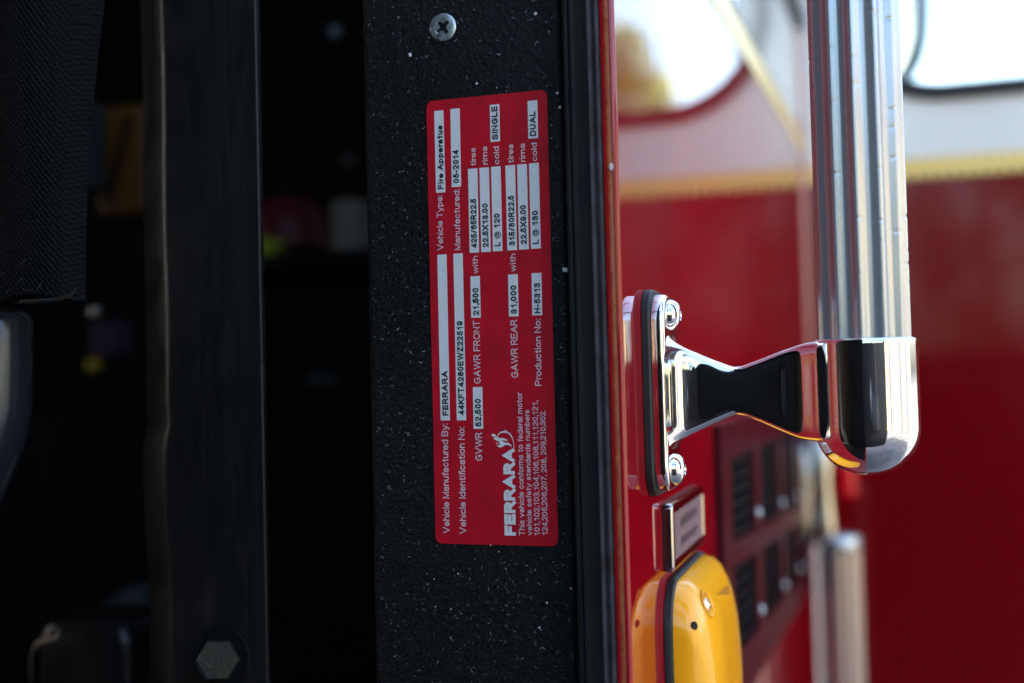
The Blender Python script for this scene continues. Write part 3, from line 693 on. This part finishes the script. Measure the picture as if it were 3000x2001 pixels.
m_slat = mat('black_louvre', (.008, .008, .009), .7, spec=.1)
for y0, y1 in cols:
    for k0, k1 in ((1, 2), (3, 4)):
        for s_ in range(6):
            f0, f1 = (s_+.12)/6, (s_+.78)/6; mb = MB()
            z = lambda y, f: ez(k0, y)+(ez(k1, y)-ez(k0, y))*f
            l0 = [V(PX+.0032, y0, z(y0, f0)), V(PX+.0010, y0, z(y0, f1)), V(PX+.0006, y0, z(y0, f1)), V(PX+.0026, y0, z(y0, f0))]
            l1 = [V(PX+.0032, y1, z(y1, f0)), V(PX+.0010, y1, z(y1, f1)), V(PX+.0006, y1, z(y1, f1)), V(PX+.0026, y1, z(y1, f0))]
            mb.prism(l0, l1); mb.build('louvre', m_slat, truck)
        mb = MB(); mb.lathe([(.004, 0), (.0035, .0015), (.002, .0022), (0, .0024)], V(PX+.004, y1+.012, ez(k1, y1)+.010), (1, 0, 0), 16); mb.build('vent_rivet', m_steel, truck, True)

# ================================================================== far grab rail
fh = thing('grab_handle', V(PX, 1.3, -.9), 'second grab rail far along the truck side below the vents, out of focus', 'grab handle')
fh['label'] = 'blurred lower grab rail standing between the black vents and the open door'
vs, fs = rib_tube(-.0445, 1.30, -.80, -.172, R0=.0205, dents=False, dz=.05, zfine=-1); obj('ribbed_tube', vs, fs, mat('cream_reflection_metal', (.40, .33, .29), .25, .6), fh, True)  # beige base colour stands in for the building reflected in the tube
mb = MB(); mb.loft([[V(x, 1.30+u, -.125+v) for u, v in rrect(0, 0, .018-i, .055-i, .012, 6)] for x, i in ((PX+.0003, 0), (PX+.006, 0), (PX+.008, .003))]); mb.build('mounting_plate', m_chrome, fh, True, angle=50)
mb = MB()
mb.loft([[V(-.0635+u, 1.300+v, z) for u, v in rrect(0, 0, hx_, hy_, .008, 5)] for z, hx_, hy_ in ((-.064, .006, .006), (-.070, .0125, .010), (-.078, .0150, .013), (-.112, .0125, .011), (-.150, .0150, .014), (-.166, .0165, .016), (-.176, .0140, .014))])
mb.build('bracket_arm', mat('cream_toned_chrome', (.50, .47, .42), .22, 1), fh, True, angle=60)  # base colour darkened and warmed in place of dimmer cream reflections
mb = MB(); mb.lathe([(.010, -.1665), (.0195, -.1670), (.0212, -.1685), (.0212, -.180), (.0200, -.182)], V(-.0445, 1.30, 0), (0, 0, 1), 28); mb.build('socket_cup', m_steel, fh, True, angle=50)

# ================================================================== open front door
DY = 1.59
def door_panel(cx0, cx1, z0, z1, wx0, wx1, wz0, wz1, wr, y0, y1):
    """panel with a rounded window opening"""
    cu, cv, hu, hv = (wx0+wx1)/2, (wz0+wz1)/2, (wx1-wx0)/2, (wz1-wz0)/2
    inner = rrect(cu, cv, hu, hv, wr, 14); outer = []
    for k, (u, v) in enumerate(inner):                  # the same ring pushed out to the bounding rectangle
        q, j = divmod(k, 15); sx, sz = ((1, 1), (-1, 1), (-1, -1), (1, -1))[q]; f = j/14
        if q in (1, 3): f = 1-f
        e = (cu+sx*(hu-wr*max(0, (f-.5)*2)), cv+sz*(hv-wr*max(0, (.5-f)*2))); outer.append(e)
    mb = MB(); mb.loft([[V(u, y1, v) for u, v in inner], [V(u, y0, v) for u, v in inner], [V(u, y0, v) for u, v in outer]], False, False)
    for (a0, a1, b0, b1) in ((cx0, cx1, z0, wz0), (cx0, cx1, wz1, z1), (cx0, wx0, wz0, wz1), (wx1, cx1, wz0, wz1)):
        mb.add([V(a0, y0, b0), V(a1, y0, b0), V(a1, y0, b1), V(a0, y0, b1)], [(0, 1, 2, 3)])
        mb.add([V(a0, y1, b0), V(a1, y1, b0), V(a1, y1, b1), V(a0, y1, b1)], [(0, 1, 2, 3)])
    o_ = [(cx0, z0), (cx1, z0), (cx1, z1), (cx0, z1)]; mb.prism([V(x, y0, z) for x, z in o_], [V(x, y1, z) for x, z in o_], False)
    return mb, inner
WX0, WX1, WZ0, WZ1, WR = -.036, .80, .353, 1.05, .130
mb, inner = door_panel(-.080, .95, -1.0, 1.25, WX0, WX1, WZ0, WZ1, WR, DY, DY+.045)
dr = mb.build('open_door', m_door, truck, False, angle=30); lab(dr, 'open white over red front door, blurred, with rope-patterned gold stripe')
# gasket
mb = MB(); cxm, czm = (WX0+WX1)/2, (WZ0+WZ1)/2
def ring(off, y): return [V(u, y, v) for u, v in rrect(cxm, czm, (WX1-WX0)/2+off, (WZ1-WZ0)/2+off, WR+off, 14)]
mb.loft([ring(.011, DY-.0005), ring(.010, DY-.007), ring(0, DY-.010), ring(-.011, DY-.006), ring(-.012, DY+.006), ring(.011, DY-.0005)], False, False)
mb.build('window_gasket', m_rubber, dr, True)
mb = MB(); l = rrect(cxm, czm, (WX1-WX0)/2-.006, (WZ1-WZ0)/2-.006, WR-.006, 14); mb.prism([V(u, DY+.004, v) for u, v in l], [V(u, DY+.008, v) for u, v in l]); mb.build('window_glass', m_glass, dr)
# gold rope stripe on the door
mb = MB(); mb.add([V(-.080, DY-.0007, .2455), V(.95, DY-.0007, .2455), V(.95, DY-.0007, .2715), V(-.080, DY-.0007, .2715)], [(0, 1, 2, 3)]); mb.build('gold_stripe', m_gold, dr)
mb = MB(); x = -.078
while x < .93:
    mb.add([V(x, DY-.0012, .2445), V(x+.0095, DY-.0012, .2445), V(x+.0075, DY-.0012, .2500), V(x+.0035, DY-.0012, .2525)], [(0, 1, 2, 3)])
    mb.add([V(x+.0045, DY-.0012, .2685), V(x+.0105, DY-.0012, .2685), V(x+.0085, DY-.0012, .2655), V(x+.0065, DY-.0012, .2655)], [(0, 1, 2, 3)]); x += .0145
mb.build('rope_pattern', m_goldmark, dr)
mb = MB(); mb.loft([[V(.0+u-.043, DY-y, -.115+v) for u, v in rrect(0, 0, .012-i, .042-i, .006, 5)] for y, i in ((.0005, 0), (.010, 0), (.014, .004))]); mb.build('red_reflector', mat('bright_red_lens', (.62, .002, .012), .15), dr, True, angle=50)

# mirror arm beyond the door glass
ma_ = thing('mirror_arm', onY(2690, 100, 3.0), 'blurred blue-grey mirror arm beyond the open door window at the top right', 'mirror arm')
mb = MB(); mb.tube([onY(*p, 3.0) for p in ((2655, -420), (2672, -200), (2688, -60), (2694, 40), (2690, 110), (2672, 175), (2640, 235), (2590, 290))], [.028]*8, 14); mb.build('curved_tube', mat('slate_blue_arm', (.045, .08, .105), .5), ma_, True)
mb = MB(); p0 = onY(2590, 290, 3.0); mb.tube([p0, p0+Vector((-.25, -.1, -.35)), p0+Vector((-.45, -.15, -1.2))], .02, 10); mb.build('lower_stay', bpy.data.materials['slate_blue_arm'], ma_, True)

# ================================================================== cab shell: roof, floor, rear, opposite side, inner faces
def tbox(name, a, b, m): mb = MB(); mb.box(a, b); return mb.build(name, m, truck)
m_roof = mat('white_cab_paint', WHITE, .2)
tbox('cab_roof', (-2.5, -.52, 1.50), (-.084, 2.9, 1.56), m_roof)
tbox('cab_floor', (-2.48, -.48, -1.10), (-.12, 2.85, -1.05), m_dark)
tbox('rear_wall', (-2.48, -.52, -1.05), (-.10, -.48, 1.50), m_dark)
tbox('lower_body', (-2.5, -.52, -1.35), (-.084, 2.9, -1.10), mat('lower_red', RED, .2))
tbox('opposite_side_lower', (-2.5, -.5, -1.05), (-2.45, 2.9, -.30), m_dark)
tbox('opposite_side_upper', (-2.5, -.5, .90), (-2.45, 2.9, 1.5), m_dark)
tbox('opposite_side_slot_wall', (-2.5, .12, -.30), (-2.45, 2.9, .90), m_dark)  # unseen wall shaped to leave a slot that lights the black post's edge
tbox('opposite_side_slot_wall', (-2.5, -.5, -.30), (-2.45, -.08, .90), m_dark)
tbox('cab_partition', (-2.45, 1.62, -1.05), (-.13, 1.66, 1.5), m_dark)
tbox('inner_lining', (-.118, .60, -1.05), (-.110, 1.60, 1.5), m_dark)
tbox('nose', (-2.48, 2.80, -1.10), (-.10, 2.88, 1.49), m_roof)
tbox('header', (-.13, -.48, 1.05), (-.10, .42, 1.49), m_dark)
# wheels
for y in (-1.6, 3.6): pass
# rear door added to mirror as the photographer's dark shape in the chrome
rd = thing('added_rear_door', V(.38, -.47, -1.0), 'added rear cab door whose black trim stands in for the photographer mirrored in the chrome', 'door')
mb = MB(); mb.box((-.098, -.50, -1.0), (.86, -.452, .055)); mb.build('inner_trim', mat('door_trim_plastic', (.014, .015, .017), .3, bump=(30, .0008, 2)), rd)
mb = MB(); mb.box((-.098, -.53, -1.0), (.86, -.502, .055)); mb.build('outer_skin', mat('rear_door_paint', RED, .1), rd)
for a, b_ in (((-.098, -.53, .055), (-.058, -.452, .95)), ((.82, -.53, .055), (.86, -.452, .95)), ((-.058, -.53, .91), (.82, -.452, .95))):
    mb = MB(); mb.box(a, b_); mb.build('window_frame', m_dark, rd)
mb = MB(); mb.box((-.058, -.493, .055), (.82, -.488, .91)); mb.build('window_glass', m_glass, rd)

mb = MB(); mb.loft([[V(.30+u, y, -.12+v) for u, v in rrect(0, 0, .15-i, .10-i, .02, 5)] for y, i in ((-.452, 0), (-.440, .002), (-.436, .008))]); mb.build('map_pocket', mat('charcoal_pocket', (.02, .021, .024), .25), rd, True, angle=40)  # pocket, strap and bezel added to break up the chrome's dark reflection
mb = MB(); mb.tube([V(.335, -.448, .03), V(.335, -.405, .02), V(.34, -.395, -.06), V(.35, -.405, -.16), V(.35, -.448, -.17)], .009, 10); mb.build('added_streak_strap', mat('tan_strap', (.34, .19, .13), .5), rd, True)  # tan strap stands in for a pinkish streak mirrored in the chrome
mb = MB(); mb.lathe([(.022, 0), (.022, .006), (.018, .010), (0, .010)], V(.16, -.452, -.03), (0, 1, 0), 20); mb.build('latch_bezel', m_steel, rd, True, angle=40)

# ================================================================== things inside the cab
# upright black post
post = thing('cab_post', V(-.27, .45, -1.05), 'satin black upright post inside the dark cab, left of the doorway gap', 'post')
prof = [(-.2570, .4470), (-.2412, .4410), (-.2403, .4385)] + arc(-.2411, .4373, .0008, 0, -90, 4) + arc(-.2830, .4442, .0070, -90, -126, 10) + [(-.3065, .4535), (-.3072, .4555), (-.3060, .47)]
N = 80; n_ = len(prof); vs = []; fs = []
for k in range(N+1):
    z = -.26+.52*k/N
    wob = .0014*math.exp(-((z+.015)/.0035)**2) - .0019*(1/(1+math.exp((z+.019)/.001))) + (.0016/(1+math.exp((z+.074)/.0035))) + .0003*math.sin(z*60)
    for (x_, y_) in prof: vs.append(V(x_ + (wob if x_ < -.27 else 0), y_, z))
for k in range(N):
    for i in range(n_-1): fs.append((k*n_+i, k*n_+i+1, (k+1)*n_+i+1, (k+1)*n_+i))
obj('post_cover', vs, fs, m_black, post, True, angle=60)
# bolt in its recess
bt = thing('hex_bolt', onY(640, 1935, .436), 'dull hexagonal bolt in a dark round recess at the foot of the post', 'bolt')
c = onY(650, 1925, .4361); mb = MB(); mb.lathe([(.0128, 0), (.0126, .0006), (.0114, .0004), (.0109, -.0002), (0, -.0002)], c, (0, -1, 0), 40); mb.build('recess', m_darkgloss, bt, True, angle=50)
c = onY(640, 1932, .4350); ax = Vector((.50, -1, .12)).normalized(); u = ax.orthogonal().normalized(); v = ax.cross(u)
mb = MB(); hexl = lambda r_, h: [c+ax*h+(u*math.cos(math.pi/3*i+.3)+v*math.sin(math.pi/3*i+.3))*r_ for i in range(6)]
mb.loft([hexl(.0088, -.002), hexl(.0088, .0034), hexl(.0080, .0042)]); mb.build('bolt_head', mat('dull_bolt_metal', (.03, .03, .02), .5, .4, bump=(500, .0004, 4)), bt)

# fabric seat bolster with ragged hem
st = thing('seat_cover', V(-.32, .39, -.05), 'black woven seat cover with frayed lower hem at the left edge', 'seat cover')
vs = []; fs = []; NU, NV = 24, 50
pr0, pr1 = onY(212, 0, .385), onY(158, 860, .385)
for j in range(NV+1):
    t = j/NV; z = H+.16 + (pr1.z-.002-(H+.16))*t
    xr = pr0.x+(pr1.x-pr0.x)*((z-pr0.z)/(pr1.z-pr0.z))
    for i in range(NU+1):
        s_ = i/NU; x_ = xr-.085*s_
        y_ = .385+.020*(1-math.sqrt(max(0, 1-(1-min(1, s_*3.2))**2))) - .004*math.sin(s_*5+t*3)
        vs.append((x_, y_, z + .003*math.sin(s_*9)*t))
for j in range(NV):
    for i in range(NU): a = j*(NU+1)+i; fs.append((a, a+1, a+NU+2, a+NU+1))
obj('woven_panel', vs, fs, m_fabric, st, True)
mb = MB()
for k in range(26):
    x_ = pr1.x-random.uniform(-.002, .07); z = pr1.z+random.uniform(-.003, .012); y_ = .383+random.uniform(-.002, .004)
    a = random.uniform(-.8, .8); L = random.uniform(.003, .007)
    mb.tube([(x_, y_, z), (x_+L*.5*math.cos(a), y_-.001, z+L*.5*math.sin(a)), (x_+L*math.cos(a+.4), y_, z+L*math.sin(a+.4))], .00022, 4)
q = onY(60, 885, .382); q2 = onY(150, 880, .382); q3 = onY(205, 868, .382)
mb.tube([q, q2, q3, q3+Vector((.003, 0, .003))], [.0009, .0008, .0006, .0003], 6)
th = mb.build('loose_threads', mat('grey_thread', (.010, .010, .011), .8), st, True); th['kind'] = 'stuff'

# glossy curved bracket below the cover
gb = thing('curved_bar', onY(40, 1400, .5), 'glossy dark curved seat frame catching blue and tan light at the left edge', 'seat frame')
mb = MB(); loops = []
for py, ex, hw in ((905, 60, 70), (925, 78, 80), (945, 84, 85), (1100, 82, 85), (1200, 80, 85), (1280, 66, 85), (1350, 44, 85), (1430, 10, 85), (1560, -40, 85)):
    c = onY(ex-hw, py, .41); r_ = hw*.50/F
    loops.append([c+Vector((math.cos(2*math.pi*i/28)*r_, math.sin(2*math.pi*i/28)*r_*1.2, 0)) for i in range(28)])
mb.loft(loops); mb.build('frame_bar', mat('glossy_dark_bar', (.035, .045, .06), .22, .6), gb, True, angle=60)

# blurred kit in the dark
def kit(name, label, cat, px0, py0, px1, py1, Y, depth, m, rad=.01, group=None, sub=None):
    a, b_ = onY(px0, py1, Y), onY(px1, py0, Y); cx, cz = (a.x+b_.x)/2, (a.z+b_.z)/2; hx, hz = (b_.x-a.x)/2, (b_.z-a.z)/2
    t = thing(name, (cx, Y+depth/2, a.z), label, cat, group); mb = MB()
    mb.loft([[Vector((cx+u, y, cz+v)) for u, v in rrect(0, 0, hx-i, hz-i, rad, 6)] for y, i in ((Y+depth, 0), (Y+.004, 0), (Y, .004))])
    mb.build('body', m, t, True, angle=40)
    return t, (cx, cz, hx, hz)
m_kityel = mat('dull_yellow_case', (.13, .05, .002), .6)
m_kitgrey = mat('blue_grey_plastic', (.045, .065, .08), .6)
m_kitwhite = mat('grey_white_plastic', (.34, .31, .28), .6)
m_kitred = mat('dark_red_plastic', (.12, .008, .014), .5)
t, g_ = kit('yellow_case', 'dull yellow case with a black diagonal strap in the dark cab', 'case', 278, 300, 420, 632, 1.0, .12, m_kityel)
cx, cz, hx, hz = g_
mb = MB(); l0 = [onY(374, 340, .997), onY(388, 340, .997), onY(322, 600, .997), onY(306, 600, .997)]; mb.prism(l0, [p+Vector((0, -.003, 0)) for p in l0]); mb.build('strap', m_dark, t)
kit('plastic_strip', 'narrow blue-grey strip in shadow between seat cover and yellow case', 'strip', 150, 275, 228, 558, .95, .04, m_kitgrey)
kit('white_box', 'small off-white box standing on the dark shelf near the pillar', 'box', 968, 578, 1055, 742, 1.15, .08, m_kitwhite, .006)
t = thing('red_helmet', onY(850, 745, 1.15), 'dark red rounded helmet resting on the shelf behind the post', 'helmet')
c = onY(845, 650, 1.22); mb = MB()
mb.loft([[c+Vector((math.cos(2*math.pi*i/28)*r_*1.05, math.sin(2*math.pi*i/28)*r_, z)) for i in range(28)] for r_, z in ((.055, -.034), (.044, -.030), (.043, -.01), (.036, .012), (.022, .026), (.004, .031))])
mb.build('shell', m_kitred, t, True, angle=50)
mb = MB(); mb.loft([[V(x, y, 0) for x, y in ()] for _ in ()] or [[onY(778, 722, 1.14)+Vector((u, y, v)) for u, v in rrect(0, 0, .012, .009, .004, 4)] for y in (0, .02)]); gg = mb.build('yellow_tab', mat('yellow_green', (.35, .42, .02), .5), t)
mb = MB(); a = onY(700, 750, 1.10); b_ = onY(1120, 765, 1.10)
mb.add([], []); mb.box((a.x-.1, 1.10, a.z-H-.012), (-.125, 1.40, a.z-H-.001)); sh = mb.build('shelf', m_dark, truck)
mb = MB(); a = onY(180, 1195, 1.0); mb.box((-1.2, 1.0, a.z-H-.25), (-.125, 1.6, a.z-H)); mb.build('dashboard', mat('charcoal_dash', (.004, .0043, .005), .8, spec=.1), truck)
# little glints
def knob(name, label, px, py, Y, r_, m, cat='button'):
    c = onY(px, py, Y); mb = MB(); mb.lathe([(r_*1.1, -.004), (r_, .0), (r_*.85, r_*.5), (r_*.4, r_*.85), (0, r_*.95)], c, (0, -1, 0), 20)
    return tag(mb.build(name, m, None, True), label, cat)
knob('glint_stud', 'small metal stud standing in for a bright highlight in the dark below the seat cover', 275, 915, .90, .0062, mat('glint_metal', (.9, .75, .6), .2, 1))  # added stud makes the specular highlight seen at this spot
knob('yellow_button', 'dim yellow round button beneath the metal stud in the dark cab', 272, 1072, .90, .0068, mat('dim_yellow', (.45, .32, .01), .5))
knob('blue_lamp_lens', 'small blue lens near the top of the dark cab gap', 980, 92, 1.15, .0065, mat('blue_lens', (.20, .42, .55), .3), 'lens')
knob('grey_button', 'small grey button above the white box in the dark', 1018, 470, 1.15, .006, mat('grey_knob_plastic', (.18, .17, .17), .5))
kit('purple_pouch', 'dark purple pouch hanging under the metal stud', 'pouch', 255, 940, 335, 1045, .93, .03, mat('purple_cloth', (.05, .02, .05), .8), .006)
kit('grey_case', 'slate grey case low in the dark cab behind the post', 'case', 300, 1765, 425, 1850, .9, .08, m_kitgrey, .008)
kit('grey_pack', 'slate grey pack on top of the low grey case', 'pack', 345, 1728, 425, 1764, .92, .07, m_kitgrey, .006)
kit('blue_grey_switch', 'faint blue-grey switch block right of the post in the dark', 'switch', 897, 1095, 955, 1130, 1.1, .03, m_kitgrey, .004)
# belt buckle housing low left
bk = thing('buckle_housing', onY(230, 2100, .56), 'black moulded buckle housing with its rim light drawn as a thin wire in the lower left corner', 'buckle')
mb = MB(); c = onY(240, 1960, .56); 
mb.loft([[c+Vector((u, y, v)) for u, v in rrect(0, 0, .030-i, .026-i, .012, 8)] for y, i in ((.05, 0), (.006, 0), (.002, .0015), (0, .005))]); mb.build('shell', m_darkgloss, bk, True, angle=60)
mb = MB(); mb.tube([onY(92, 2040, .555), onY(90, 1930, .555), onY(98, 1900, .555), onY(115, 1880, .555), onY(165, 1868, .555), onY(170, 1842, .555)], .0007, 8); mb.build('rim_light_wire', mat('rim_light_tan', (.5, .4, .3), .3, 1), bk, True)  # tan wire draws the light along the housing's edge
